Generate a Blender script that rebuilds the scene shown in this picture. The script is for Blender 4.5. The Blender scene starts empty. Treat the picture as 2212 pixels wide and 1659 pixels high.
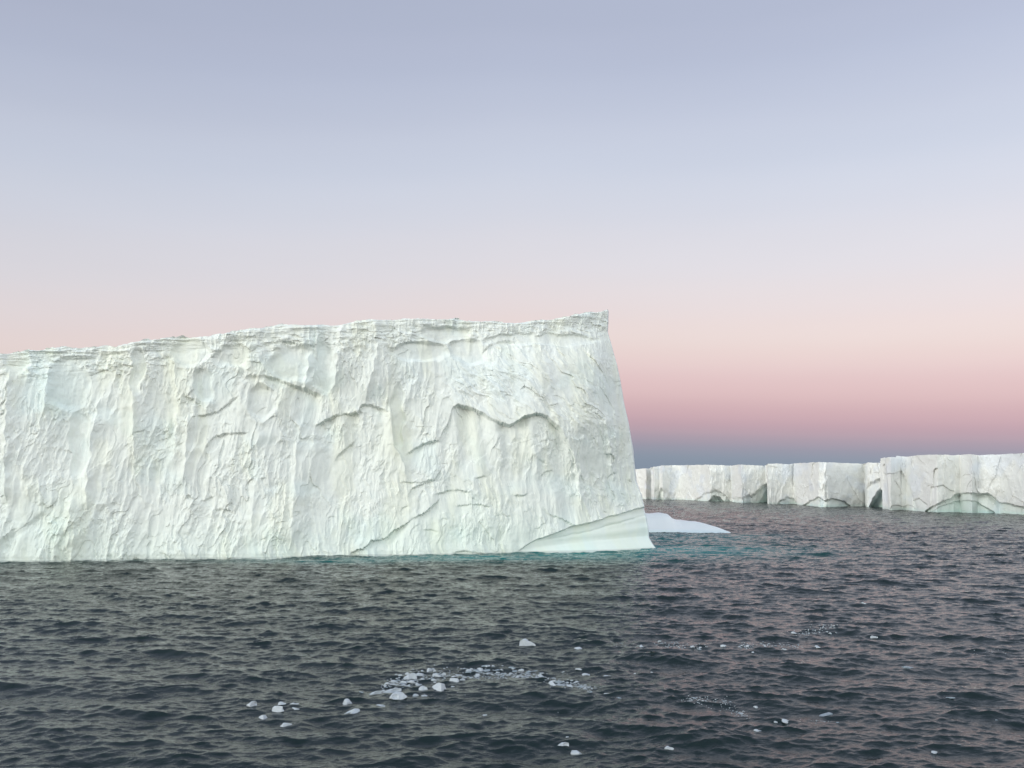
import bpy, bmesh, math, random
import numpy as np
from mathutils import Vector

# ------------------------------------------------------------------ camera, sky, sun, exposure
S = bpy.context.scene
COL = S.collection
CAM_H = 12.0                       # eye height above the sea, metres (a ship's deck)
FP, CU, CV = 1720.0, 1106.0, 829.5  # focal length / centre in units of a 2212 px wide frame
HV = 1046.0                        # height of the sea horizon in that frame
PITCH = math.atan((HV - CV) / FP)

cam_data = bpy.data.cameras.new("camera")
cam_data.sensor_width = 36.0
cam_data.lens = 36.0 * FP / 2212.0
cam_data.clip_start = 0.5
cam_data.clip_end = 60000.0
cam = bpy.data.objects.new("camera", cam_data)
COL.objects.link(cam)
cam.location = (0, 0, CAM_H)
cam.rotation_euler = (math.pi / 2 + PITCH, 0, 0)
S.camera = cam

S.view_settings.view_transform = 'Standard'
S.view_settings.look = 'None'
S.view_settings.exposure = 0.0
S.view_settings.gamma = 1.0
S.view_settings.use_curve_mapping = False
S.cycles.use_denoising = True
S.cycles.max_bounces = 6
S.cycles.diffuse_bounces = 3
S.cycles.glossy_bounces = 3


def lin(c):
    return tuple(((x / 255.0) / 12.92 if x / 255.0 <= 0.04045 else ((x / 255.0 + 0.055) / 1.055) ** 2.4) for x in c)


SUN_AZ = math.radians(-121)   # direction the light comes from, measured from +Y towards +X
SUN_EL = math.radians(10)

world = bpy.data.worlds.new("World")
S.world = world
world.use_nodes = True
nt = world.node_tree
nt.nodes.clear()


def N(tree, kind, **kw):
    n = tree.nodes.new(kind)
    for k, v in kw.items():
        setattr(n, k, v)
    return n


def M(tree, op, a, b=None, c=None):
    n = tree.nodes.new('ShaderNodeMath')
    n.operation = op
    for i, x in enumerate((a, b, c)):
        if x is None:
            continue
        if isinstance(x, (int, float)):
            n.inputs[i].default_value = x
        else:
            tree.links.new(x, n.inputs[i])
    return n.outputs[0]


tc = N(nt, 'ShaderNodeTexCoord')
sep = N(nt, 'ShaderNodeSeparateXYZ')
nt.links.new(tc.outputs['Generated'], sep.inputs[0])
dx, dy, dz = sep.outputs
el = M(nt, 'MULTIPLY', M(nt, 'ARCSINE', dz), 180 / math.pi)
az = M(nt, 'MULTIPLY', M(nt, 'ARCTAN2', dx, dy), 180 / math.pi)        # 0 ahead, + to the right
azr = M(nt, 'MAXIMUM', M(nt, 'MINIMUM', az, 60.0), -60.0)
# the dusk bands sit slightly lower towards the right
el2 = M(nt, 'ADD', el, M(nt, 'ADD', M(nt, 'MULTIPLY', M(nt, 'MAXIMUM', azr, 0.0), 0.045), M(nt, 'MULTIPLY', M(nt, 'MINIMUM', azr, 0.0), -0.085)))
fac = M(nt, 'DIVIDE', el2, 90.0)
SKY = [(0.0, (126, 142, 160)), (1.4, (132, 146, 163)), (2.5, (142, 152, 168)), (3.3, (159, 155, 170)), (4.1, (180, 161, 173)), (5.0, (198, 168, 177)),
       (6.5, (217, 186, 189)), (8.4, (229, 203, 203)), (10.3, (235, 217, 214)), (12.3, (234, 221, 221)), (15.0, (228, 223, 228)), (18.5, (219, 220, 230)), (22.0, (208, 214, 229)),
       (25.3, (198, 205, 223)), (28.5, (187, 195, 216)), (31.5, (180, 188, 210)), (45.0, (170, 181, 204)), (90.0, (168, 181, 205))]
ramp = N(nt, 'ShaderNodeValToRGB')
cr = ramp.color_ramp
cr.interpolation = 'CARDINAL'
while len(cr.elements) < len(SKY):
    cr.elements.new(0.5)
for e, (d, c) in zip(cr.elements, SKY):
    e.position = d / 90.0
    e.color = (*lin(c), 1)
nt.links.new(fac, ramp.inputs[0])
# the west, behind the viewer, still glows where the sun has just gone down
GLOW = [(0.0, (1.95, 1.75, 1.48)), (6.0, (2.25, 2.18, 1.98)), (14.0, (1.98, 2.06, 1.95)), (28.0, (1.32, 1.45, 1.50)), (50.0, (0.76, 0.87, 0.98)), (90.0, (0.48, 0.56, 0.70))]
gr = N(nt, 'ShaderNodeValToRGB')
g2 = gr.color_ramp
g2.interpolation = 'LINEAR'
while len(g2.elements) < len(GLOW):
    g2.elements.new(0.5)
for e, (d, c) in zip(g2.elements, GLOW):
    e.position = d / 90.0
    e.color = (*c, 1)
nt.links.new(M(nt, 'DIVIDE', el, 90.0), gr.inputs[0])
sx, sy = math.sin(SUN_AZ), math.cos(SUN_AZ)
hl = M(nt, 'SQRT', M(nt, 'ADD', M(nt, 'ADD', M(nt, 'MULTIPLY', dx, dx), M(nt, 'MULTIPLY', dy, dy)), 1e-5))
gx0, gy0 = math.sin(math.radians(-164)), math.cos(math.radians(-164))
cosaz = M(nt, 'DIVIDE', M(nt, 'ADD', M(nt, 'MULTIPLY', dx, gx0), M(nt, 'MULTIPLY', dy, gy0)), hl)
gw = N(nt, 'ShaderNodeMapRange', interpolation_type='SMOOTHSTEP')
nt.links.new(cosaz, gw.inputs[0])
gw.inputs[1].default_value = -0.40
gw.inputs[2].default_value = 0.85
mix = N(nt, 'ShaderNodeMix', data_type='RGBA')
nt.links.new(gw.outputs[0], mix.inputs[0])
nt.links.new(ramp.outputs[0], mix.inputs[6])
nt.links.new(gr.outputs[0], mix.inputs[7])
# a little brighter to the right than to the left
br = M(nt, 'ADD', M(nt, 'MULTIPLY', M(nt, 'MAXIMUM', M(nt, 'MINIMUM', azr, 40.0), -40.0), 0.0017), 0.97)
# faint uneven air
hz = N(nt, 'ShaderNodeTexNoise')
mp = N(nt, 'ShaderNodeMapping')
mp.inputs['Scale'].default_value = (1.5, 1.5, 9.0)
nt.links.new(tc.outputs['Generated'], mp.inputs[0])
nt.links.new(mp.outputs[0], hz.inputs[0])
hz.inputs['Scale'].default_value = 1.6
hz.inputs['Detail'].default_value = 3.0
br2 = M(nt, 'MULTIPLY', br, M(nt, 'ADD', M(nt, 'MULTIPLY', hz.outputs[0], 0.05), 0.975))
bg = N(nt, 'ShaderNodeBackground')
nt.links.new(mix.outputs[2], bg.inputs[0])
nt.links.new(br2, bg.inputs[1])
wo = N(nt, 'ShaderNodeOutputWorld')
nt.links.new(bg.outputs[0], wo.inputs[0])

sun_data = bpy.data.lights.new("sun", 'SUN')
sun_data.energy = 1.25
sun_data.angle = math.radians(22)
sun_data.color = (1.0, 0.965, 0.87)
sun = bpy.data.objects.new("sun", sun_data)
COL.objects.link(sun)
sdir = Vector((sx * math.cos(SUN_EL), sy * math.cos(SUN_EL), math.sin(SUN_EL)))
sun.rotation_euler = sdir.to_track_quat('Z', 'Y').to_euler()
sun.location = sdir * 100

# ------------------------------------------------------------------ pixel <-> place helpers
cP, sP = math.cos(PITCH), math.sin(PITCH)


def ray(u, v):
    x = (np.asarray(u, float) - CU) / FP
    y = (CV - np.asarray(v, float)) / FP
    return x, cP - y * sP, sP + y * cP


def ground(u, v, z=0.0):
    x, f, up = ray(u, v)
    t = (z - CAM_H) / up
    return x * t, f * t


def at_depth(u, v, Y):
    x, f, up = ray(u, v)
    t = Y / f
    return x * t, CAM_H + up * t


def project(X, Y, Z):
    z = Z - CAM_H
    dep = Y * cP + z * sP
    yy = -Y * sP + z * cP
    return CU + FP * X / dep, CV - FP * yy / dep


# ------------------------------------------------------------------ numpy noise
def _h(ix, iy, seed):
    n = (ix.astype(np.int64) * 374761393 + iy.astype(np.int64) * 668265263 + seed * 1274126177) & 0xffffffff
    n = ((n ^ (n >> 13)) * 1274126177) & 0xffffffff
    n = ((n ^ (n >> 16)) * 2246822519) & 0xffffffff
    return ((n ^ (n >> 15)) & 0xffffff) / float(0x1000000)


def perlin(x, y, seed=0):
    xi, yi = np.floor(x), np.floor(y)
    fx, fy = x - xi, y - yi
    xi, yi = xi.astype(np.int64), yi.astype(np.int64)
    wx = fx * fx * fx * (fx * (fx * 6 - 15) + 10)
    wy = fy * fy * fy * (fy * (fy * 6 - 15) + 10)

    def g(ox, oy):
        a = _h(xi + ox, yi + oy, seed) * 2 * np.pi
        return np.cos(a) * (fx - ox) + np.sin(a) * (fy - oy)
    a = g(0, 0) * (1 - wx) + g(1, 0) * wx
    b = g(0, 1) * (1 - wx) + g(1, 1) * wx
    return (a * (1 - wy) + b * wy) * 1.5


def fbm(x, y, seed=0, octv=4, gain=0.5):
    r, a, s = 0, 1.0, 1.0
    for o in range(octv):
        r = r + a * perlin(x * s + 17.3 * o, y * s - 9.1 * o, seed + o * 7)
        a *= gain
        s *= 2.03
    return r


def worley(x, y, seed=0, ky=1.0, kb=1.0):
    """F1 distance squared (cusped bowls), a random tilted plane per cell, F2-F1"""
    xi, yi = np.floor(x).astype(np.int64), np.floor(y).astype(np.int64)
    d1 = np.full(x.shape, 9.0)
    d2 = np.full(x.shape, 9.0)
    pl = np.zeros(x.shape)
    for ox in (-1, 0, 1):
        for oy in (-1, 0, 1):
            cx, cy = xi + ox, yi + oy
            px = cx + _h(cx, cy, seed)
            py = cy + _h(cx, cy, seed + 101)
            ex, ey = x - px, y - py
            d = ex * ex + ey * ey
            tx = _h(cx, cy, seed + 202) * 2 - 1
            ty = _h(cx, cy, seed + 303) * 2 - 1
            b = _h(cx, cy, seed + 404) * 2 - 1
            m = d < d1
            d2 = np.where(m, d1, np.minimum(d2, d))
            pl = np.where(m, tx * ex + ky * ty * ey + 0.4 * kb * b, pl)
            d1 = np.where(m, d, d1)
    return d1, pl, np.sqrt(d2) - np.sqrt(d1)


def sst(a, b, x):
    t = np.clip((x - a) / (b - a), 0, 1)
    return t * t * (3 - 2 * t)


# ------------------------------------------------------------------ mesh helpers
def grid_mesh(name, V, mask=None, colour=None, mat=None, parent=None, closed=False):
    R, C = V.shape[:2]
    idx = np.arange(R * C, dtype=np.int64).reshape(R, C)
    if closed:
        nx = np.roll(idx, -1, axis=1)
        q = np.stack([idx[:-1], nx[:-1], nx[1:], idx[1:]], -1).reshape(-1, 4)
    else:
        q = np.stack([idx[:-1, :-1], idx[:-1, 1:], idx[1:, 1:], idx[1:, :-1]], -1).reshape(-1, 4)
    if mask is not None:
        q = q[mask.reshape(-1)]
    used = np.zeros(R * C, bool)
    used[q.reshape(-1)] = True
    remap = np.cumsum(used) - 1
    q = remap[q]
    P = V.reshape(-1, 3)[used]
    me = bpy.data.meshes.new(name)
    me.vertices.add(len(P))
    me.vertices.foreach_set('co', P.astype(np.float32).ravel())
    me.loops.add(len(q) * 4)
    me.loops.foreach_set('vertex_index', q.astype(np.int32).ravel())
    me.polygons.add(len(q))
    me.polygons.foreach_set('loop_start', np.arange(0, len(q) * 4, 4, dtype=np.int32))
    me.polygons.foreach_set('use_smooth', np.ones(len(q), bool))
    me.update(calc_edges=True)
    if colour is not None:
        at = me.color_attributes.new('tint', 'FLOAT_COLOR', 'POINT')
        c = np.ones((len(P), 4), np.float32)
        c[:, :3] = colour.reshape(-1, 3)[used]
        at.data.foreach_set('color', c.ravel())
    if mat:
        me.materials.append(mat)
    o = bpy.data.objects.new(name, me)
    COL.objects.link(o)
    if parent:
        o.parent = parent
    return o


def tag(o, label=None, cat=None, group=None, kind=None):
    for k, v in (('label', label), ('category', cat), ('group', group), ('kind', kind)):
        if v:
            o[k] = v
    return o


# ------------------------------------------------------------------ materials
def ice_material(name, rough=0.6, bump=0.05, bscale=3.0, spec=0.3, strand=(1, 1, 1)):
    m = bpy.data.materials.new(name)
    m.use_nodes = True
    t = m.node_tree
    b = t.nodes['Principled BSDF']
    b.inputs['Roughness'].default_value = rough
    b.inputs['Specular IOR Level'].default_value = spec
    b.inputs['IOR'].default_value = 1.31
    at = N(t, 'ShaderNodeVertexColor')
    at.layer_name = 'tint'
    t.links.new(at.outputs[0], b.inputs['Base Color'])
    co = N(t, 'ShaderNodeTexCoord')
    mpg = N(t, 'ShaderNodeMapping')
    mpg.inputs['Scale'].default_value = strand
    t.links.new(co.outputs['Object'], mpg.inputs[0])
    n1 = N(t, 'ShaderNodeTexNoise')
    n1.inputs['Scale'].default_value = bscale
    n1.inputs['Detail'].default_value = 6
    n1.inputs['Roughness'].default_value = 0.65
    t.links.new(mpg.outputs[0], n1.inputs[0])
    bp = N(t, 'ShaderNodeBump')
    bp.inputs['Strength'].default_value = 1.0
    bp.inputs['Distance'].default_value = bump
    t.links.new(n1.outputs[0], bp.inputs['Height'])
    t.links.new(bp.outputs[0], b.inputs['Normal'])
    return m


MAT_FACE = ice_material('fractured_ice', 0.55, 0.045, 2.0, 0.35, (1, 1, 0.5))
MAT_FOOT = ice_material('wave_polished_ice', 0.38, 0.02, 0.7, 0.45)
MAT_SNOW = ice_material('wind_packed_snow', 0.8, 0.06, 0.8, 0.2)
MAT_FAR = ice_material('distant_ice', 0.6, 0.12, 0.8, 0.3, (1, 1, 0.5))


def solid_ice(name, col, rough, bump, bscale):
    m = bpy.data.materials.new(name)
    m.use_nodes = True
    t = m.node_tree
    b = t.nodes['Principled BSDF']
    b.inputs['Roughness'].default_value = rough
    b.inputs['IOR'].default_value = 1.31
    co = N(t, 'ShaderNodeTexCoord')
    n1 = N(t, 'ShaderNodeTexNoise')
    n1.inputs['Scale'].default_value = bscale
    n1.inputs['Detail'].default_value = 4
    t.links.new(co.outputs['Object'], n1.inputs[0])
    r = N(t, 'ShaderNodeValToRGB')
    r.color_ramp.elements[0].position = 0.3
    r.color_ramp.elements[1].position = 0.7
    r.color_ramp.elements[0].color = (*[c * 0.86 for c in col], 1)
    r.color_ramp.elements[1].color = (*col, 1)
    t.links.new(n1.outputs[0], r.inputs[0])
    t.links.new(r.outputs[0], b.inputs['Base Color'])
    bp = N(t, 'ShaderNodeBump')
    bp.inputs['Distance'].default_value = bump
    t.links.new(n1.outputs[0], bp.inputs['Height'])
    t.links.new(bp.outputs[0], b.inputs['Normal'])
    return m


MAT_CHUNK = solid_ice('floating_ice', (0.50, 0.55, 0.61), 0.35, 0.03, 5.0)
MAT_DIM = solid_ice('half_sunken_ice', (0.30, 0.36, 0.42), 0.25, 0.03, 6.0)
MAT_CRUMB = solid_ice('ice_crumb', (0.40, 0.45, 0.51), 0.4, 0.02, 8.0)

# ------------------------------------------------------------------ the great tabular iceberg
TOP = [(-420, 800), (-200, 776), (0, 762), (62, 755), (138, 748.7), (167, 753.8), (254, 744), (337, 732), (435, 726), (500, 719.7), (580, 705), (609, 701.5),
       (707, 702), (757, 697), (815, 689.6), (873, 687), (982, 687), (1029, 691), (1085, 696), (1127, 697), (1155, 693), (1210, 685), (1263, 676), (1311, 669)]
WATER = [(-900, 1228), (-200, 1216.5), (0, 1213.5), (300, 1209), (619, 1204.5), (707, 1202.6), (873, 1199.7), (1118, 1194.7), (1230, 1192.2), (1336, 1188.6), (1411, 1184.6)]
SIL = [(1311, 669), (1311, 691), (1309, 715), (1316, 742), (1323, 771), (1332, 807), (1339.6, 844), (1345, 876), (1354, 912.7), (1363, 963.5),
       (1366.8, 999.7), (1372, 1039.6), (1383, 1068.6), (1389, 1094), (1396, 1119), (1400.5, 1150), (1401, 1163), (1406, 1175), (1412, 1184.6), (1416, 1192)]
LEAN = 0.055
tu, tv = map(np.array, zip(*TOP))
wu, wv = map(np.array, zip(*WATER))
su, sv = map(np.array, zip(*SIL))
wX, wY = ground(wu, wv)
YR = wY[-1]
_sx = np.linspace(wX[0], wX[-1], 1600)
_sy = np.interp(_sx, wX, wY)
_k = np.hanning(91); _k /= _k.sum()
_sy = np.convolve(np.pad(_sy, 45, mode='reflect', reflect_type='odd'), _k, 'valid')
wX, wY = _sx, _sy
sX, sZ = [], []
for u, v in SIL:
    Y = YR
    for _ in range(6):
        x, z = at_depth(u, v, Y)
        Y = YR + LEAN * max(z, 0)
    sX.append(float(x)); sZ.append(float(z))
sX, sZ = np.array(sX)[::-1], np.array(sZ)[::-1]
XL, XR0 = -170.0, float(np.interp(0, sZ, sX))


def column_top(p):
    """height of the rim for a column, from where that column's top meets the skyline"""
    z = np.full(p.shape, 38.0)
    for _ in range(12):
        xr = np.interp(z, sZ, sX)
        X = XL + (xr - XL) * p
        Y = np.interp(XL + (XR0 - XL) * p, wX, wY) + LEAN * z
        u, _v = project(X, Y, z)
        v = np.interp(u, tu, tv)
        _x, z = at_depth(u, v, Y)
    return z


NF = 1500
NL = 70
xl = np.linspace(XL, -88, NL, endpoint=False)
xr_ = np.linspace(-88, XR0, NF)
Xb = np.concatenate([xl, xr_])
p = (Xb - XL) / (XR0 - XL)
ztop = column_top(p)
NR = 620
q = np.linspace(0, 1, NR)[:, None]
ZB = -1.5
# rim roughness in height
rimn = 0.30 * fbm(Xb / 4.5, Xb * 0 + 3.3, 5, 5, 0.55) + 0.22 * worley(Xb / 1.3, Xb * 0 + .5, 9)[1]
Z0 = ZB + (ztop[None, :] + rimn[None, :] - ZB) * q
X0 = XL + (np.interp(Z0, sZ, sX) - XL) * p[None, :]
Y0 = np.interp(Xb, wX, wY)[None, :] + LEAN * Z0
U, Vv = project(X0, Y0, Z0)
s = (Xb * 1.035)[None, :] + 0 * Z0
h = Z0 + 0.0
below = ztop[None, :] - Z0            # metres beneath the rim

# ---- displacement, positive = out towards the viewer
wx = s + 0.7 * perlin(s / 6, h / 12, 11) + 0.11 * perlin(s / 1.3, h / 2.2, 12) + .05 * perlin(s / .4, h / .5, 15)
wy = h + 1.4 * perlin(s / 6, h / 6, 13) + 0.4 * perlin(s / 2, h / 2, 14)
a1 = wx - 0.22 * wy                  # flutes leaning to the upper right
a2 = wx + 0.75 * wy                  # swirl in the upper right part, falling to the right
a3 = wx - 0.02 * wy


def ridged(x, y, k):
    return (1 - np.clip(np.abs(perlin(x, y, k)) * 1.6, 0, 1)) ** 2


def chips(a, b, k):
    f, pl, e = worley(a / 4.4 + .3 * perlin(a / 2, b / 3, k), b / 11.0 + .2 * perlin(a / 2, b / 4, k + 9), 20 + k, .5, .35)
    d = 0.32 * ridged(a / 2.4, b / 13.0, 24 + k) + 0.62 * pl
    f, pl, e = worley(a / 1.8, b / 4.6 + .3 * perlin(a, b / 2, k + 3), 28 + k, .5, .4)
    r2 = sst(-.25, .3, fbm(a / 5, b / 7, 33 + k, 2))
    d = d + (0.16 * ridged(a / 1.0 + .3 * b / 4, b / 4.5, 26 + k) + 0.32 * pl + 0.08 * f) * (.3 + .7 * r2)
    f, pl, e = worley(a / .8, b / 1.9, 30 + k, .6, .5)
    d = d + (0.09 * f + 0.16 * pl + .07 * ridged(a / .5, b / 1.6, 36 + k)) * (.25 + .75 * r2)
    return d


def chips_fine(a, b, k):
    f, pl, e = worley(a / 0.62, b / 1.5, 40 + k)
    d = 0.07 * f + 0.095 * pl
    f, pl, e = worley(a / 0.3, b / 0.55, 50 + k)
    return d + 0.030 * f + 0.035 * pl


wsw = sst(930, 1010, U + 12 * perlin(s / 4, h / 4, 61)) * (1 - sst(1290, 1350, U)) * sst(740, 800, Vv) * (1 - sst(880, 960, Vv))
wst = sst(1180, 1260, U) * sst(860, 960, Vv) + sst(700, 1000, U) * sst(900, 1000, Vv) * .5
wst = np.clip(wst, 0, 1)
dc = chips(a1, wy, 0) * (1 - wsw) * (1 - wst) + chips(a2, wy * 1.6, 1) * wsw + chips(a3, wy, 2) * wst * (1 - wsw)
df = chips_fine(a1, wy, 0) * (1 - wsw) * (1 - wst) + chips_fine(a2, wy * 1.1, 1) * wsw * .8 + chips_fine(a3, wy * .8, 2) * wst * (1 - wsw)
rough = 0.22 + 0.95 * sst(-0.25, 0.40, fbm(s / 7, h / 9, 71, 3) + 0.12)
# smooth slabs seen in the photograph
def blob(u, v, ru, rv, k=0):
    w = ((U + 10 * perlin(s / 3, h / 3, 91 + k) - u) / ru) ** 2 + ((Vv + 8 * perlin(s / 3, h / 3, 95 + k) - v) / rv) ** 2
    return 1 - sst(0.5, 1.15, w)
slab = np.zeros_like(s)
for k, (u, v, ru, rv) in enumerate([(150, 830, 42, 60), (172, 960, 22, 80), (640, 785, 60, 42), (410, 760, 45, 30), (860, 900, 16, 75), (905, 760, 70, 22),
                                    (300, 800, 16, 50), (565, 870, 30, 40), (1180, 735, 110, 14), (700, 790, 22, 60), (30, 760, 30, 60), (1010, 760, 40, 30),
                                    (960, 720, 60, 20), (1110, 735, 60, 16), (440, 830, 26, 40), (500, 770, 40, 26)]):
    slab = np.maximum(slab, blob(u, v, ru, rv, k))
D = 3.0 * (sst(930, 1240, U) - sst(1240, 1390, U)) * sst(700, 800, Vv) * (1 - sst(900, 1060, Vv)) + 0.9 * perlin(s / 17, h / 34, 81) + 0.55 * perlin(a1 / 6.5, h / 17, 82) + 0.16 * fbm(wx / 3.0, wy / 4.2, 83, 3)
D = D + dc * .68 * (0.50 + 0.5 * rough) * (1 - 0.62 * slab) + 1.1 * df * rough * (1 - 0.9 * slab)
D = D + df * .35 * sst(1220, 1280, U) * sst(720, 800, Vv) + .10 * ridged(a3 / .9, wy / 5, 88) * sst(1200, 1280, U)
D = D - 0.55 * slab
D = D + 0.03 * fbm(s / 0.55, h / 0.8, 84, 3, .5) * (.2 + rough)


def ledge(pts, amp, decay=60, width=4, lip=0.25, jit=3.0, seed=0, ends=12):
    """below this line the ice has spalled away: recessed, easing back out downward"""
    lu, lv = map(np.array, zip(*pts))
    line = np.interp(U, lu, lv) + jit * perlin(s / 0.9, h * 0 + seed, 300 + seed) + jit * .8 * perlin(s / 0.3, h * 0 + seed, 340 + seed)
    dv = Vv - line
    amp = amp * .8 * np.clip(.95 + 1.0 * perlin(s / 2.6, h * 0 + seed * 1.7, 380 + seed), .25, 1.6)
    lip = lip * .4
    wl = sst(lu[0] - ends * .3, lu[0] + ends, U) * (1 - sst(lu[-1] - ends, lu[-1] + ends * .3, U))
    rec = -amp * sst(-width * .3, width, dv) * np.exp(-np.clip(dv, 0, None) / decay)
    lp = lip * amp * np.exp(-np.clip(-dv, 0, None) / 14) * (1 - sst(-width * .3, width, dv))
    return (rec + lp) * wl


D += ledge([(524, 816), (540, 811), (566, 810), (602, 818), (631, 831), (650, 836), (692, 852)], 1.5, 26, 8, .3, 1.5, 1)
D += ledge([(424, 897), (438, 896), (468, 889), (490, 873), (518, 853)], .8, 34, 4, .3, 2, 2)
D += ledge([(678, 920), (724.6, 896), (772, 891), (779, 874.5), (801, 872.7), (840, 888)], 1.25, 60, 5, .3, 2.5, 3)
D += ledge([(876, 982), (909, 960), (938, 951), (950, 951)], 1.0, 30, 5, .3, 2, 4)
D += ledge([(946, 951), (972, 905), (976, 882), (988, 873), (1028, 885), (1064, 907), (1098, 920), (1115, 909), (1129, 900), (1155, 894), (1176, 900), (1205, 927),
            (1234, 982), (1248, 1030)], 1.7, 95, 6, .2, 2.0, 5, 20)
D += ledge([(753, 1196), (790, 1181), (801, 1168), (830, 1164.6), (851.5, 1144.6), (873, 1133.8), (891, 1119), (920, 1105), (950, 1077)], .75, 36, 4, .35, 2.5, 6)
D += ledge([(878, 1074), (891, 1054), (909, 1045), (938.5, 1036), (955, 1008)], .7, 30, 4, .35, 2.5, 7)
D += ledge([(934, 1070), (967, 1059), (996, 1058), (1015, 1064)], .55, 20, 4, .3, 2, 8)
D += ledge([(985, 1092), (1030, 1088), (1060, 1094)], .4, 16, 3, .3, 2, 9)
D += ledge([(1105, 1066), (1120, 1070), (1140, 1066)], .6, 14, 4, .3, 2, 10)
D += ledge([(1022, 1033), (1036, 1029), (1053, 1027)], .5, 14, 4, .3, 2, 11)
D += ledge([(1174, 1101), (1194.5, 1114), (1213, 1119), (1245, 1136)], .55, 22, 4, .4, 2, 12)
D += ledge([(443, 964), (456, 948), (468, 940), (486, 936), (535, 934)], .6, 24, 4, .3, 2, 13)
D += ledge([(432, 1083), (448, 1076), (466, 1070)], .5, 14, 4, .3, 2, 14)
D += ledge([(464, 1098), (486, 1100), (510, 1108)], .45, 14, 4, .3, 2, 15)
D += ledge([(976, 1194), (1003, 1189), (1022, 1192), (1060, 1197)], .4, 12, 3, .3, 1.5, 16)
D += ledge([(0, 1165), (30, 1150), (60, 1132), (90, 1110), (120, 1085)], .6, 40, 14, .2, 3, 17)
D += ledge([(395, 852), (412, 860), (430, 872), (446, 888)], .7, 18, 4, .4, 2, 18)
D += ledge([(722, 990), (742, 972), (768, 950)], .5, 24, 6, .3, 2, 19)
D += ledge([(570, 742), (610, 735), (650, 744), (668, 760)], .7, 16, 5, .3, 2.5, 20)
D += ledge([(1040, 760), (1062, 742), (1095, 735), (1118, 738)], .6, 30, 6, .3, 2, 21)
D += ledge([(855, 1040), (905, 1042), (936, 1034)], .35, 10, 3, .2, 2, 22)
for k in range(26):                       # smaller spall scars scattered over the face
    rr = random.Random(900 + k)
    u0, v0 = rr.uniform(10, 1330), rr.uniform(800, 1160)
    w_ = rr.uniform(14, 38)
    sl = rr.uniform(-.7, .35)
    D += ledge([(u0, v0), (u0 + w_ * .4, v0 + w_ * .4 * sl - 4), (u0 + w_, v0 + w_ * sl)], rr.uniform(.12, .32), rr.uniform(8, 20), 3.5, .3, 2, 40 + k, 8)


def flute(pts, amp, wl, wr, seed=0):
    """upright rib: narrow face on the left, broad on the right"""
    lu, lv = map(np.array, zip(*pts))
    ax = np.interp(Vv, lv, lu) + 4 * perlin(s * 0 + seed, h / 1.5, 500 + seed)
    du = U - ax
    prof = np.where(du < 0, np.exp(du / wl), np.exp(-du / wr))
    wv_ = sst(lv[0] - 12, lv[0] + 14, Vv) * (1 - sst(lv[-1] - 40, lv[-1] + 12, Vv))
    return amp * prof * wv_


D += flute([(107, 792), (98, 912)], .8, 6, 16, 1)
D += flute([(669, 766), (656, 858)], 1.1, 5, 18, 2)
D += flute([(738, 705), (728, 780), (715, 850)], 1.1, 12, 30, 3)
D += flute([(812, 692), (815, 760), (790, 860)], .8, 10, 20, 4)
D += flute([(22, 800), (18, 1090)], 1.2, 8, 26, 5)
D += flute([(200, 900), (190, 1090)], .7, 5, 14, 6)
D += flute([(290, 830), (292, 1010)], .7, 6, 16, 7)
D += flute([(408, 900), (400, 1010), (392, 1060)], .8, 6, 18, 8)
D += flute([(376, 770), (385, 890), (372, 1010)], .8, 10, 24, 9)
D += flute([(845, 885), (851, 963), (873, 1000), (880, 1042)], .8, 26, 3, 10)
D += flute([(215, 860), (198, 960)], .6, 5, 12, 11)
D += flute([(500, 700), (470, 790)], .9, 12, 24, 12)
D += flute([(1190, 890), (1240, 1010), (1258, 1100)], .6, 5, 22, 13)
D += flute([(1300, 900), (1330, 1060)], .5, 6, 20, 14)
D += flute([(160, 1080), (150, 1200)], .8, 8, 16, 15)
D += flute([(560, 930), (540, 1180)], .5, 10, 24, 16)
D += flute([(640, 960), (630, 1180)], .5, 10, 24, 17)

# firn layers under the rim: thin near-level slabs with shadowed gaps
firn = np.exp(-below / 1.5)
lay = fbm(s / 5.5 + 0.15 * h, h / 0.62 - s * 0.10, 601, 3, .6)
D += (0.50 * lay + 0.16 * worley(s / 2.2, h / 0.8 - s * .08, 602)[1]) * firn * (0.55 + 0.6 * sst(600, 100, U))
band2 = np.exp(-((below - 3.2) / 1.8) ** 2)
D += band2 * (0.35 * worley((s + .3 * h) / 1.5, h / 1.0, 603)[1] + .25 * fbm(s / 1.8, h / .8, 604, 3)) * (1 - slab)
D -= 0.35 * np.exp(-((below - 2.0) / 0.7) ** 2) * (0.5 + fbm(s / 4, h / 5, 605, 2))
# rim edge rolls back
D -= 1.1 * sst(0.35, 0.0, below) * 0.4

# ---- the smooth wave-cut foot at the lower right
fu = np.array([1118, 1147, 1191, 1241.7, 1285, 1339.6, 1388.6, 1420]); fv = np.array([1192, 1171, 1155.7, 1136, 1126.6, 1110.3, 1096.5, 1088])
fline = np.interp(U, fu, fv) + 1.6 * perlin(s / 1.2, h * 0 + 7.7, 700)
fd = Vv - fline
foot = sst(-2.0, 2.0, fd) * sst(1108, 1135, U)
deep = sst(1120, 1260, U)
groove_v = np.interp(U, [1118, 1176, 1300, 1401], [1196, 1181.5, 1168, 1158.5])
gd = Vv - groove_v
Dfoot = -(0.40 + .60 * deep) + 0.010 * np.clip(fd, 0, 80) * deep
Dfoot = Dfoot - 0.32 * deep * np.exp(-(np.clip(-gd, 0, None) / 9) ** 2) * (gd < 0) - 0.32 * deep * np.exp(-np.clip(gd, 0, None) / 4.5) * (gd >= 0)
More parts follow.
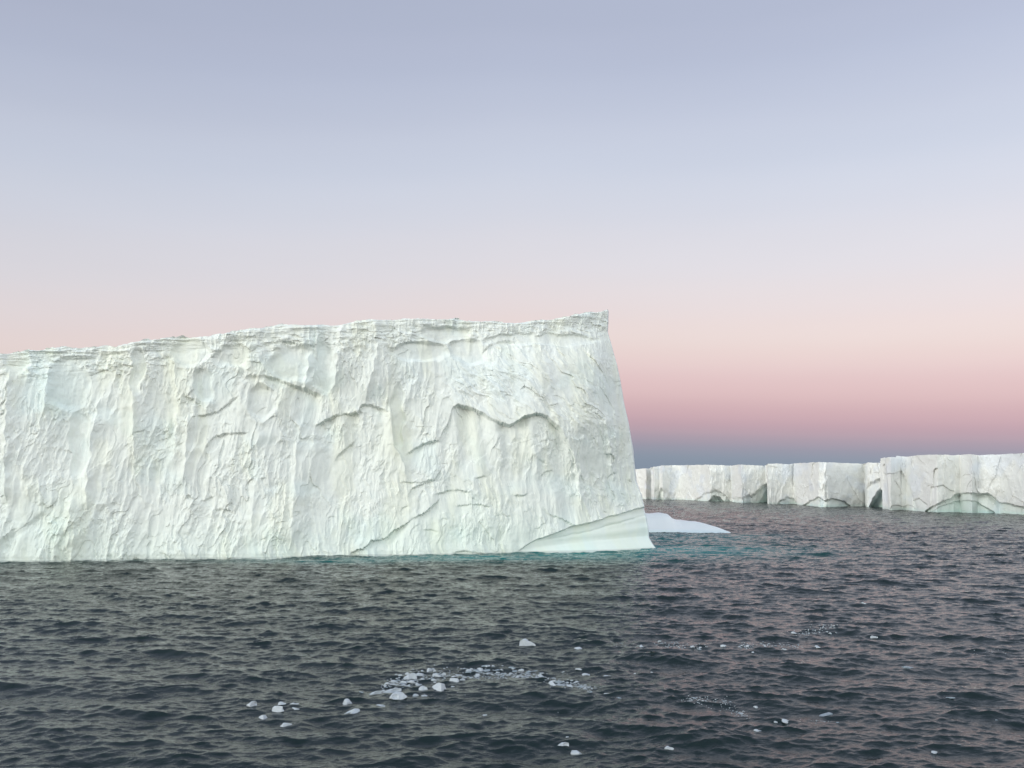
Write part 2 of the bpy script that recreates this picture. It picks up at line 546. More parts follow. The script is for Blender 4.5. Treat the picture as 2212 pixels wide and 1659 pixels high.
Dfoot = Dfoot + deep * 0.95 * sst(0, 26, gd) ** 1.3 + 0.10 * perlin(s / 7, h / 1.6, 702) + 0.10 * perlin(s / 14, (h - s * .06) / 0.9, 703) * deep - 0.16 * deep * np.exp(-((fd - 20 * deep) / 3.0) ** 2)
lipd = 0.3 * np.exp(-np.clip(-fd, 0, None) / 10) * (fd < 0) * deep
D = D * (1 - foot) + lipd * (1 - foot) + Dfoot * foot
# calm the plan wobble where the skyline edge is known
edge = sst(1330, 1400, U + (Vv - 1100) * -0.17)
D = D * (1 - 0.35 * edge * (1 - foot))
# wet waterline notch
D -= 0.12 * sst(0.9, 0.2, Z0) * (1 - foot)

nx_, ny_ = 0.24, -0.97
Vf = np.stack([X0 + nx_ * D * .6, Y0 + ny_ * D, Z0 - 0.03 * D], -1)

# corner and right flank: same rows, new columns running back from the corner
NC, NS = 36, 110
last = Vf[:, -1]
cols = []
Rr = 2.2
for i in range(1, NC + 1):
    a = i / NC * math.pi / 2
    cols.append((Rr * math.sin(a) * 0.22, Rr * (1 - math.cos(a)) * 1.0, a))
for i in range(1, NS + 1):
    cols.append((Rr * .22 - 0.02 * i * .3, Rr + 60.0 * (i / NS) ** 1.2, math.pi / 2))
ca = np.array(cols)
Zs = np.repeat(Z0[:, -1:], len(cols), 1)
base_x = X0[:, -1:] + ca[None, :, 0]
base_y = Y0[:, -1:] + ca[None, :, 1]
ss_ = s[0, -1] + ca[None, :, 1] + 0 * Zs
hh_ = Zs
Ds = chips(ss_, hh_, 5) + 1.3 * chips_fine(ss_, hh_, 5) + .5 * perlin(ss_ / 6, hh_ / 12, 801) + .15 * fbm(ss_ / 2, hh_ / 3, 802, 3)
fz = np.interp(0.5, [0, 1], [0, 1])
low = 1 - sst(6.2, 7.0, hh_ + 0.1 * ca[None, :, 1])
Ds = Ds * (1 - low) + low * (-.2 + .08 * perlin(ss_ / 6, hh_ / 1.4, 803) + .5 * sst(1.6, -.5, hh_))
Ds = Ds * sst(0, 4, ca[None, :, 1])
na = ca[None, :, 2]
carry = D[:, -1:] * np.cos(na)
Vs = np.stack([base_x + nx_ * .6 * carry + Ds * np.sin(na) * .6, base_y + ny_ * carry - Ds * np.cos(na), Zs + 0 * Ds + sst(.97, 1, q) * .2 * Ds], -1)
VB = np.concatenate([Vf, Vs], 1)

# ---- ice colour: white firn, faint yellow and blue patches, greener near the sea
def tint_front():
    c = np.empty(s.shape + (3,))
    c[:] = (0.828, 0.866, 0.838)
    y = sst(.05, .6, fbm(s / 5, h / 13, 901, 3) + .1)
    c += y[..., None] * np.array((0.015, 0.008, -0.03))
    b = sst(.05, .7, fbm(s / 9, h / 9, 902, 3))
    c += b[..., None] * np.array((-0.035, -0.008, 0.005))
    for (u, v, ru, rv, col) in [(125, 840, 70, 70, (-.09, -.015, .005)), (1110, 830, 160, 60, (.07, .07, .10)), (385, 830, 30, 110, (.03, .02, -.07)), (850, 960, 40, 60, (.02, .01, -.06)),  # bluish-white upper-right swirl is also brightened in colour, standing in for light on its slope
                                (110, 1120, 110, 70, (-.07, -.01, 0)), (690, 850, 30, 30, (.02, .01, -.05)), (1000, 1120, 120, 60, (-.03, 0, -.03)), (890, 790, 30, 60, (-.05, -.01, .03))]:
        w = np.exp(-((U - u) / ru) ** 2 - ((Vv - v) / rv) ** 2)
        c += w[..., None] * np.array(col) * .6
    g = sst(9, 0, h)
    c += g[..., None] * np.array((-0.035, 0.0, -0.012))
    c += foot[..., None] * np.array((0.02, 0.03, 0.03))
    rim_dark = band2 * .5 + firn
    c -= (rim_dark * sst(.1, .8, fbm(s / 2, h / .5, 903, 3)))[..., None] * np.array((.05, .05, .045))  # darker streaks in the layers beneath the rim
    c += (0.02 * perlin(s / .8, h / 1.6, 904))[..., None]
    wet = sst(0.35, 0.1, h)
    c *= (1 - .25 * wet)[..., None]
    return c


cf = tint_front()
cs = np.empty(Vs.shape)
cs[:] = (0.83, 0.875, 0.875)
cs = cs - low[..., None] * np.array((.05, .01, 0))
CB = np.clip(np.concatenate([cf, cs], 1), 0, .93)
footmask = np.concatenate([foot > .5, np.repeat(foot[:, -1:] > .5, len(cols), 1)], 1)
fm = footmask[:-1, :-1]
berg = grid_mesh('iceberg', VB, ~fm, CB, MAT_FACE)
tag(berg, 'huge white tabular iceberg with sheer fluted face and sharp peaked corner, filling the left', 'iceberg')
ft = grid_mesh('ice_foot', VB, fm, CB, MAT_FOOT, berg)
ft['label'] = 'smooth wave-polished pale green foot with a level groove'

# snow plateau, from the rim back (and the far side and the left end so the berg is a body)
rim = VB[-1]
NB = 50
t_ = (np.linspace(0, 1, NB) ** 1.6)[:, None]
front = rim[:NL + NF]
back = np.stack([front[:, 0] * .96 - 1.0, front[:, 1] * 0 + 214, front[:, 2] * 0 + 25.0], -1)
PT = front[None] * (1 - t_[..., None]) + back[None] * t_[..., None]
drop = -0.10 * (PT[..., 1] - front[None, :, 1])
PT[..., 2] = front[None, :, 2] * 1.0 + drop + .25 * perlin(PT[..., 0] / 9, PT[..., 1] / 7, 950) * sst(0, .1, t_)
PT[1:, :, 2] -= .15
cc = np.empty(PT.shape); cc[:] = (.88, .89, .89)
grid_mesh('snow_top', PT[:, ::4], None, cc[:, ::4], MAT_SNOW, berg)
bk = PT[-1, ::6]
BK = np.stack([np.concatenate([bk[:, :2], bk[:, 2:] * (1 - k / 12) - 1.5 * k / 12], 1) + np.array([0, .05 * k, 0]) for k in range(13)])
cc = np.empty(BK.shape); cc[:] = (.85, .88, .88)
grid_mesh('back_wall', BK, None, cc, MAT_SNOW, berg)

# ------------------------------------------------------------------ low smooth floe beyond the foot
fl_t = [(1330, 1106), (1360, 1106), (1392, 1109.6), (1415, 1111.8), (1437, 1110), (1449, 1111.8), (1459, 1121), (1472, 1125.7), (1516, 1129), (1547, 1138), (1582, 1151.6), (1590, 1153)]
fuu, fvv = map(np.array, zip(*fl_t))
gx, gy = ground(1582, 1152)
YF = float(gy)
fx_, fz_ = at_depth(fuu, fvv, YF + 6.0)
nu, nv = 220, 90
xs = np.linspace(19.0, float(gx) + .3, nu)[None, :] + np.zeros((nv, 1))
w_ = np.linspace(-1, 1, nv)[:, None] + np.zeros((1, nu))
hgt = np.interp(xs, fx_, fz_)
endt = sst(float(gx) + .5, float(gx) - 8, xs)
half = 4.0 + 8.0 * endt
ys = YF + 1.0 + half + w_ * half
prof = np.where(w_ < 0, 1 - np.abs(w_) ** 2.2, (1 - np.abs(w_) ** 2.6) ** .8)
crest = sst(-1.0, -0.25, w_) ** .8
zs = -0.5 + (hgt + .5) * np.where(w_ < 0.1, 0.18 * sst(-1, -.93, w_) + .82 * crest, np.clip(1 - ((w_ - .1) / .9) ** 2.5, 0, 1))
zs += .10 * perlin(xs / 4, ys / 3, 31) * sst(-1, -.6, w_)
cc = np.empty(xs.shape + (3,)); cc[:] = (.90, .94, .95)
cc -= (sst(1.0, 0.2, zs))[..., None] * np.array((.10, .02, 0))
floe = grid_mesh('ice_floe', np.stack([xs, ys, zs], -1), None, cc, MAT_FOOT)
tag(floe, 'low smooth pale blue ice floe tapering to a point, lying beyond the iceberg corner', 'ice floe')

# ------------------------------------------------------------------ distant tabular bergs
def far_berg(name, top, water, zig, arches, label, seed, cols_n=700, rows_n=200, left_end=.2, right_end=.3, tintbase=(.87, .88, .86), depth=90.0, rimj=.25, parts=True):
    a, b = map(np.array, zip(*top))
    wa, wb = map(np.array, zip(*water))
    za, zb = map(np.array, zip(*zig))
    u = np.linspace(a[0], a[-1], cols_n)
    X, Y = ground(u, np.interp(u, wa, wb))
    _, zt = at_depth(u, np.interp(u, a, b), Y)
    q = np.linspace(0, 1, rows_n)[:, None]
    s_ = np.concatenate([[0], np.cumsum(np.hypot(np.diff(X), np.diff(Y)))]) + seed * 100
    zt = zt + rimj * fbm(s_ / 6, s_ * 0 + 1.5, seed, 4, .55)
    Z = -1.2 + (zt[None] + 1.2) * q
    Xg = X[None] + 0 * Z
    Yg = Y[None] + 0 * Z
    Ug, Vg = project(Xg, Yg, Z)
    sg = s_[None] + 0 * Z
    wob = 2.0 * perlin(sg / 9, Z / 9, seed + 1) + 1.2 * perlin(sg / 3, Z / 4, seed + 2)
    back_ = 1.35 * np.interp(Ug + wob * .9 * (1 - Z / 40), za, zb)       # metres pushed back, + away
    lean_k = 0.06
    f1, pl1, _ = worley((sg + wob) / 9, Z / 24, seed + 3)
    f2, pl2, _ = worley((sg + wob * .6) / 3.2, (Z + wob) / 5, seed + 4)
    f3, pl3, _ = worley(sg / 1.3, Z / 1.6, seed + 5)
    ro = .35 + .8 * sst(-.1, .5, fbm(sg / 14, Z / 8, seed + 6, 3))
    dd = .6 * f1 + 1.3 * pl1 + (.28 * f2 + .55 * pl2) * ro + .4 * ridged(sg / 4, Z / 9, seed + 40) + (.08 * f3 + .18 * pl3) * ro + .7 * perlin(sg / 16, Z / 12, seed + 7) + .25 * fbm(sg / 4, Z / 4, seed + 8, 3)
    col = np.empty(Z.shape + (3,)); col[:] = tintbase
    col += (sst(0, .6, fbm(sg / 12, Z / 14, seed + 9, 3)))[..., None] * np.array((-.05, -.03, .02))
    masks = []
    inner = np.zeros(Z.shape)
    for (pts, dep, wid, grn, kind) in arches:
        lu, lv = map(np.array, zip(*pts))
        line = np.interp(Ug, lu, lv) + 2.2 * perlin(sg / 6, Z * 0 + seed, seed + 20) + 1.4 * perlin(sg / 1.8, Z * 0 + seed, seed + 21)
        m_ = sst(-wid * .6, wid * 1.7, Vg - line + 1.5 * perlin(sg / 5, Z / 2, seed + 31)) * sst(lu[0], lu[0] + 1.2, Ug) * (1 - sst(lu[-1] - 1.2, lu[-1], Ug))
        if kind == 'right':      # deepens towards the right-hand wall
            dpt = dep * (0.15 + .85 * np.clip((Ug - lu[0]) / (lu[-1] - lu[0]), 0, 1) ** 1.6)
        elif kind == 'shell':    # scallop easing outward to the water
            dpt = dep * 1.7 * np.exp(-np.clip(Vg - line, 0, None) / 26)
        else:
            dpt = dep * (0.4 + .6 * sst(0, 12, Vg - line))
        dd = dd * (1 - .35 * m_) - m_ * dpt
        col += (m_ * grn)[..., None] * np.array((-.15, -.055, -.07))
        if kind != 'shell' and dep > 4:
            masks.append(m_ > .45)
    foot_ = sst(2.0, 0.0, Z)
    col += foot_[..., None] * np.array((-.08, -.02, -.03))
    ts = np.stack([-Y, X], -1) * 0
    push = 1 + (back_ + lean_k * Z) / np.hypot(Xg, Yg)
    nrm = np.array([-.8, -.6])
    Vg_ = np.stack([Xg * push + nrm[0] * dd * .5, Yg * push + nrm[1] * dd * 1.2, Z], -1)
    allm = np.zeros((rows_n - 1, cols_n - 1), bool)
    for m_ in masks:
        allm |= m_[:-1, :-1] & m_[1:, 1:]
    # returns at both ends
    def flank(colm, dirx, colc, n=40, L=depth, sd=0):
        k = (np.linspace(0, 1, n + 1)[1:] ** 1.5)[None, :]
        zz = colm[:, None, 2] + 0 * k
        yy = colm[:, None, 1] + L * k
        dn = chips(yy, zz, 7 + sd) * 1.2 * sst(0, .02, k)
        xx = colm[:, None, 0] + dirx * L * k + dn * (1 if sd else -1)
        return np.stack([xx, yy, zz], -1), np.repeat(colc[:, None], n, 1)
    Lf, Lc = flank(Vg_[:, 0], left_end, col[:, 0])
    Rf, Rc = flank(Vg_[:, -1], right_end, col[:, -1], sd=1)
    VV = np.concatenate([Lf[:, ::-1], Vg_, Rf], 1)
    CC = np.clip(np.concatenate([Lc[:, ::-1], col, Rc], 1), 0, .93)
    pad = lambda m: np.concatenate([np.zeros((rows_n - 1, Lf.shape[1]), bool), m, np.zeros((rows_n - 1, Rf.shape[1]), bool)], 1)
    root = grid_mesh(name, VV, ~pad(allm), CC, MAT_FAR)
    tag(root, label, 'iceberg', 'distant tabular icebergs')
    done = np.zeros_like(allm)
    for m_ in masks:
        mm = (m_[:-1, :-1] & m_[1:, 1:]) & ~done
        done |= mm
        if mm.any():
            grid_mesh('sea_cave', VV, pad(mm), CC, MAT_FAR, root)
    r = Vg_[-1]
    n = 24
    k = np.linspace(0, 1, n)[:, None]
    P = np.stack([r[None, :, 0] + k * (depth * (left_end + (right_end - left_end) * np.linspace(0, 1, cols_n)))[None], r[None, :, 1] + depth * k, r[None, :, 2] + 0 * k + .0 * k], -1)
    P[1:, :, 2] += .15 * perlin(P[1:, :, 0] / 14, P[1:, :, 1] / 9, seed) - .05
    c3 = np.empty(P.shape); c3[:] = (.90, .90, .89)
    grid_mesh('snow_top', P[:, ::3], None, c3[:, ::3], MAT_SNOW, root)
    return root


WL = [(1300, 1077), (1390, 1079), (1428, 1080), (1470, 1081), (1535, 1083.5), (1580, 1085.2), (1583, 1086), (1655, 1088.5), (1658, 1089.5), (1725, 1092), (1790, 1095.5), (1870, 1097.5),
      (1919, 1100), (1921, 1101.5), (2000, 1105), (2100, 1108.5), (2212, 1113), (2500, 1126), (2700, 1136)]
far_berg('iceberg', [(1290, 1015), (1369, 1013), (1408, 1011), (1411, 1011)], [(u, v - 1) for u, v in WL],
         [(1290, 10), (1340, 0), (1372, 3), (1396, -1), (1400, 6), (1412, 9)], [],
         'small section of low distant iceberg showing just past the great iceberg', 21, 240, 160, left_end=.1, right_end=.1, depth=40, tintbase=(.85, .85, .83), parts=False)
far_berg('iceberg', [(1409, 1008.5), (1424, 1006), (1449, 1003.5), (1470, 1003.2), (1540, 1004), (1574, 1003.4), (1655, 1003.8), (1660, 1001.8), (1680, 1000.2), (1712, 999.6), (1714, 998.8), (1790, 998.6), (1868, 997.6), (1912, 997.6)], WL,
         [(1409, 12), (1413, 6), (1424, 12), (1431, 6), (1448, 17), (1467, 22), (1473, 20), (1534, 0), (1580, 24), (1583, 16), (1602, 1), (1650, 22), (1657, 25), (1659, 3), (1714, 26), (1721, 14),
          (1769, -4), (1868, 30), (1873, 14), (1905, 14), (1919, 20)],
         [([(1419, 1082), (1422, 1068), (1428, 1055), (1433, 1062), (1435, 1082)], 14, 2.5, .35, 'right'),
          ([(1500, 1083), (1520, 1066), (1545, 1058), (1566, 1068), (1578, 1086)], 1.6, 3, .25, 'shell'),
          ([(1527, 1084), (1536, 1073), (1545, 1071), (1552, 1073), (1567, 1086)], 8, 2.5, .55, 'in'),
          ([(1583, 1076), (1600, 1074), (1622, 1071), (1634, 1062), (1646, 1050), (1657, 1042)], 8.0, 3, .35, 'right'),
          ([(1632, 1090), (1642, 1076), (1650, 1062), (1657.5, 1052)], 13, 5, .65, 'right'),
          ([(1675, 1092), (1690, 1080), (1700, 1073), (1716, 1080), (1722, 1092)], 1.5, 3, .35, 'shell'),
          ([(1728, 1096), (1742, 1086), (1755, 1080), (1768, 1074), (1782, 1080), (1800, 1077), (1822, 1083), (1838, 1096)], 2.2, 2, .45, 'shell'),
          ([(1866, 1060), (1880, 1042), (1900, 1032), (1912, 1030), (1920, 1040)], 8.0, 5, .10, 'right'),
          ([(1876, 1102), (1884, 1080), (1895, 1060), (1906, 1050), (1921, 1052)], 14, 5, .95, 'in')],
         'long white distant iceberg split into upright blocks, with dark sea caves at its waterline', 22, 1500, 240, left_end=.2, right_end=.35, depth=60)
far_berg('iceberg', [(1908, 989.5), (1928, 988.8), (1942, 988.0), (1944, 984.0), (1970, 983.8), (2050, 983), (2130, 981.5), (2212, 978), (2330, 975), (2480, 968)], WL,
         [(1908, 0), (1924, -3), (1941, 4), (1946, 6), (1957, 9), (1970, 3), (2024, -7), (2074, 5), (2080, 2), (2099, -3), (2112, 3), (2160, 8), (2212, 4), (2300, 8), (2480, 3)],
         [([(1908, 1023), (1926, 1024), (1941, 1018), (1948, 1016)], .8, 1.5, 0, 'shell'),
          ([(1944, 1010), (1952, 1024), (1962, 1040), (1972, 1068), (1984, 1100)], 1.6, 6, .08, 'shell'),
          ([(1922, 1098), (1932, 1090), (1943, 1093), (1950, 1098)], .8, 1.5, .12, 'shell'),
          ([(1950, 1098), (1960, 1091), (1970, 1091), (1980, 1100)], .8, 1.5, .12, 'shell'),
          ([(1972, 1078), (1986, 1076), (1998, 1084), (2004, 1088)], 1.2, 2, .2, 'shell'),
          ([(1996, 1106), (2012, 1093), (2030, 1085), (2052, 1078), (2062, 1068), (2086, 1064), (2110, 1067), (2134, 1065), (2150, 1076), (2160, 1087), (2184, 1088), (2212, 1098), (2240, 1112)], 3.0, 2.2, .55, 'shell'),
          ([(2010, 1106), (2030, 1092), (2062, 1084), (2090, 1080), (2110, 1084), (2130, 1096), (2150, 1108)], 1.8, 2, .35, 'shell'),
          ([(2010, 1050), (2038, 1048), (2050, 1056), (2062, 1062)], .9, 2, 0, 'shell'),
          ([(2016, 1016), (2022, 1011), (2026, 1013)], 1.6, 1.5, 0, 'shell'),
          ([(2320, 1120), (2360, 1060), (2420, 1066), (2450, 1125)], 3.0, 2.2, .5, 'shell')],
         'tallest distant iceberg at the right edge, with broad green-grey arch at its base', 23, 1500, 280, left_end=.55, right_end=.7, depth=60)

# ------------------------------------------------------------------ sea
def ocean_tile(Lt, n, seed, lam_p, hs, wdir, spread, lam_min, expo, lam_max=1e9):
    rg = np.random.default_rng(seed)
    k1 = np.fft.fftfreq(n, Lt / n) * 2 * np.pi
    kx, ky = np.meshgrid(k1, k1, indexing='ij')
    k = np.hypot(kx, ky); k[0, 0] = 1
    kp = 2 * np.pi / lam_p
    P = np.exp(-1.1 * (kp / k) ** 2) / k ** expo
    P *= (k < 2 * np.pi / lam_min) * (k > 2 * np.pi / lam_max)
    c = (kx * math.cos(wdir) + ky * math.sin(wdir)) / k
    P *= (np.abs(c) ** spread + 0.03)
    P[0, 0] = 0
    A = np.sqrt(P) * (rg.standard_normal((n, n)) + 1j * rg.standard_normal((n, n)))
    H = np.fft.ifft2(A).real
    sc = hs / 4 / H.std()
    Hx = np.fft.ifft2(-1j * kx / k * A).real
    Hy = np.fft.ifft2(-1j * ky / k * A).real
    # ifft2().real equals the field of the hermitian part, for each alike
    return H * sc, Hx * sc, Hy * sc, Lt, n


TILES = [ocean_tile(151.0, 1024, 3, 9.5, .44, math.radians(82), 7.0, .5, 3.7), ocean_tile(67.0, 1024, 4, 2.2, .096, math.radians(99), 3.5, .22, 3.35)]


def sample(T, X, Y, k):
    Lt, n = T[3], T[4]
    fx = (X / Lt % 1.0) * n
    fy = (Y / Lt % 1.0) * n
    ix, iy = np.floor(fx).astype(int), np.floor(fy).astype(int)
    ax, ay = fx - ix, fy - iy
    ix %= n; iy %= n
    jx, jy = (ix + 1) % n, (iy + 1) % n
    A = T[k]
    return (A[ix, iy] * (1 - ax) + A[jx, iy] * ax) * (1 - ay) + (A[ix, jy] * (1 - ax) + A[jx, jy] * ax) * ay


def gust(X, Y):
    return 1.0 + .35 * fbm(X / 38, Y / 55, 970, 3)


def calm(X, Y):
    r = np.hypot(X, Y)
    return sst(2600, 900, r)


def sea_point(X, Y):
    g = gust(X, Y)
    c = calm(X, Y)
    z = (sample(TILES[0], X, Y, 0) + g * sample(TILES[1], X, Y, 0)) * c
    ddx = (sample(TILES[0], X, Y, 1) * 1.15 + 1.1 * g * sample(TILES[1], X, Y, 1)) * c
    ddy = (sample(TILES[0], X, Y, 2) * 1.15 + 1.1 * g * sample(TILES[1], X, Y, 2)) * c
    return X - ddx, Y - ddy, z


def sea_height(X, Y):
    a, b_ = X.copy(), Y.copy()
    for _ in range(5):
        px, py, z = sea_point(a, b_)
        a, b_ = a + (X - px) * .8, b_ + (Y - py) * .8
    return z


fine = np.radians(np.linspace(-48, 48, 1420))
wide = np.radians(np.linspace(48, 312, 400)[1:-1])
th = np.concatenate([fine, wide])
rad = [0.5, 4, 9, 14, 18, 22, 25]
r_ = 27.0
while r_ < 1300:
    rad.append(r_)
    r_ *= 1.00235 if r_ < 260 else 1.0045
while r_ < 40000:
    rad.append(r_)
    r_ *= 1.06
rad = np.array(rad)[:, None]
SX = rad * np.sin(th)[None]
SY = rad * np.cos(th)[None]
WX, WY, WZ = sea_point(SX, SY)
# keep the sheet below eye level curving nowhere: flat earth is fine to 40 km
# water colour: deep blue-black, turquoise where ice lies just under the surface
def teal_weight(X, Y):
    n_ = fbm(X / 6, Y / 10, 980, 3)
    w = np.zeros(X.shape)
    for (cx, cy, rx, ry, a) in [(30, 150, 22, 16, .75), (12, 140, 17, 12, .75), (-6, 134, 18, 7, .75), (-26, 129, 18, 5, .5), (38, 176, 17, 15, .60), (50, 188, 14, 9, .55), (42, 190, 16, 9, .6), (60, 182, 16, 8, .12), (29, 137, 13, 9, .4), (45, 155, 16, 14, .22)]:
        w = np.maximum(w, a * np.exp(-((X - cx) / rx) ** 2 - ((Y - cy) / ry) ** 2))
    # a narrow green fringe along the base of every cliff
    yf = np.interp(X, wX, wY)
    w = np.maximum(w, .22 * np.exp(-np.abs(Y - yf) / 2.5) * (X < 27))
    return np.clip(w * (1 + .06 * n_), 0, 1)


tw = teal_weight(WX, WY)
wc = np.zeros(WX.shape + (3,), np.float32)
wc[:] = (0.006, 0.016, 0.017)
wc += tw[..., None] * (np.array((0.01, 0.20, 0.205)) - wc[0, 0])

mw = bpy.data.materials.new('sea_water')
mw.use_nodes = True
t = mw.node_tree
b = t.nodes['Principled BSDF']
b.inputs['IOR'].default_value = 1.34
b.inputs['Roughness'].default_value = 0.055
b.inputs['Specular IOR Level'].default_value = 0.5
vc = N(t, 'ShaderNodeVertexColor'); vc.layer_name = 'tint'
t.links.new(vc.outputs[0], b.inputs['Base Color'])
co = N(t, 'ShaderNodeTexCoord')
mpw = N(t, 'ShaderNodeMapping')
mpw.inputs['Rotation'].default_value = (0, 0, math.radians(-8))
mpw.inputs['Scale'].default_value = (0.55, 1.0, 1.0)
t.links.new(co.outputs['Object'], mpw.inputs[0])
n1 = N(t, 'ShaderNodeTexNoise'); n1.inputs['Scale'].default_value = 3.2; n1.inputs['Detail'].default_value = 4; n1.inputs['Roughness'].default_value = .6
n2 = N(t, 'ShaderNodeTexNoise'); n2.inputs['Scale'].default_value = 0.95; n2.inputs['Detail'].default_value = 3; n2.inputs['Roughness'].default_value = .55
t.links.new(mpw.outputs[0], n1.inputs[0]); t.links.new(mpw.outputs[0], n2.inputs[0])
b1 = N(t, 'ShaderNodeBump'); b1.inputs['Distance'].default_value = 0.055
b2 = N(t, 'ShaderNodeBump'); b2.inputs['Distance'].default_value = 0.16
t.links.new(n1.outputs[0], b1.inputs['Height']); t.links.new(n2.outputs[0], b2.inputs['Height'])
ln = N(t, 'ShaderNodeVectorMath', operation='LENGTH')
t.links.new(co.outputs['Object'], ln.inputs[0])
mr = N(t, 'ShaderNodeMapRange')
t.links.new(ln.outputs['Value'], mr.inputs[0])
for i_, v_ in ((1, 90.0), (2, 450.0), (3, 0.07), (4, 1.6)):
    mr.inputs[i_].default_value = v_
t.links.new(mr.outputs[0], b2.inputs['Distance'])
t.links.new(b2.outputs[0], b1.inputs['Normal']); t.links.new(b1.outputs[0], b.inputs['Normal'])
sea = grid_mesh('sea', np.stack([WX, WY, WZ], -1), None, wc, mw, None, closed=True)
sea['kind'] = 'structure'

# ------------------------------------------------------------------ floating ice
def chunk_mesh(seed, flat, pieces=9, mat=None):
    rg = np.random.default_rng(seed)
    bm = bmesh.new()
    bmesh.ops.create_icosphere(bm, subdivisions=4, radius=1.0)
    me = bpy.data.meshes.new('ice_chunk')
    bm.to_mesh(me); bm.free()
    P = np.empty(len(me.vertices) * 3, np.float32)
    me.vertices.foreach_get('co', P)
    P = P.reshape(-1, 3).astype(float)
    P *= np.array([1.0, rg.uniform(.55, .85), flat])
    for _ in range(pieces):
        n = rg.standard_normal(3); n[2] = abs(n[2]) * .8; n /= np.linalg.norm(n)
        sup = (P @ n).max()
        d = sup * rg.uniform(.40, .80)
        ex = np.clip(P @ n - d, 0, None)
        P -= ex[:, None] * n
    # a scooped, melted hollow
    n = rg.standard_normal(3); n[2] = abs(n[2]); n /= np.linalg.norm(n)
    c = n * (P @ n).max() * 1.15 + rg.standard_normal(3) * .15
    dd = np.linalg.norm(P - c, axis=1)
    P += ((P - c) / dd[:, None]) * np.clip(.40 - dd, 0, None)[:, None] * .8
    P += .03 * np.stack([perlin(P[:, 0] * 4 + seed, P[:, 1] * 4 + P[:, 2] * 3, 5), perlin(P[:, 1] * 4, P[:, 2] * 4 + seed, 6), perlin(P[:, 2] * 4 + seed, P[:, 0] * 4, 7)], -1)
    P[:, :2] /= np.abs(P[:, 0]).max()
    me.vertices.foreach_set('co', P.astype(np.float32).ravel())
    me.polygons.foreach_set('use_smooth', np.zeros(len(me.polygons), bool))
    me.materials.append(mat or MAT_CHUNK)
    me.update()
    return me


LUMP = [chunk_mesh(100 + i, .68, 12) for i in range(6)]
SLAB = [chunk_mesh(200 + i, .30, 12) for i in range(7)]
DIM = [chunk_mesh(300 + i, .22, 12, MAT_DIM) for i in range(6)]
rnd = random.Random(5)


def put_chunk(u, v, width, kind, label, group=None, rz=None, sink=.25, name='ice_chunk', flat=1.0):
    x, y = map(float, ground(u, v))
    r = math.hypot(x, y)
    z = float(sea_height(np.array([x]), np.array([y]))[0])
    # second pass: keep the piece on its sight line with the wave it rides
    x, y = map(float, ground(u, v, z))
    z = float(sea_height(np.array([x]), np.array([y]))[0])
    sc = width / FP * math.hypot(y, CAM_H) * .5
    pool = LUMP if kind == 'lump' else (DIM if kind == 'dim' else SLAB)
    o = bpy.data.objects.new(name, rnd.choice(pool))
    COL.objects.link(o)
    o.scale = (sc, sc * (rnd.uniform(.65, 1.1) if kind == 'lump' else rnd.uniform(.4, .85)), sc * (rnd.uniform(.45, 1.0) if group else rnd.uniform(.75, 1.05)))
    o.location = (x, y, z + sc * (.26 if kind == 'lump' else .13) * (1 - sink))
    o.rotation_euler = (rnd.uniform(-.12, .12), rnd.uniform(-.15, .15), rnd.uniform(-.5, .5) + (math.pi if rnd.random() < .5 else 0) if rz is None else rz)
    o.scale[2] *= flat
    o.location[2] = z + (o.location[2] - z) * flat
    tag(o, label, 'ice chunk', group)
    return o


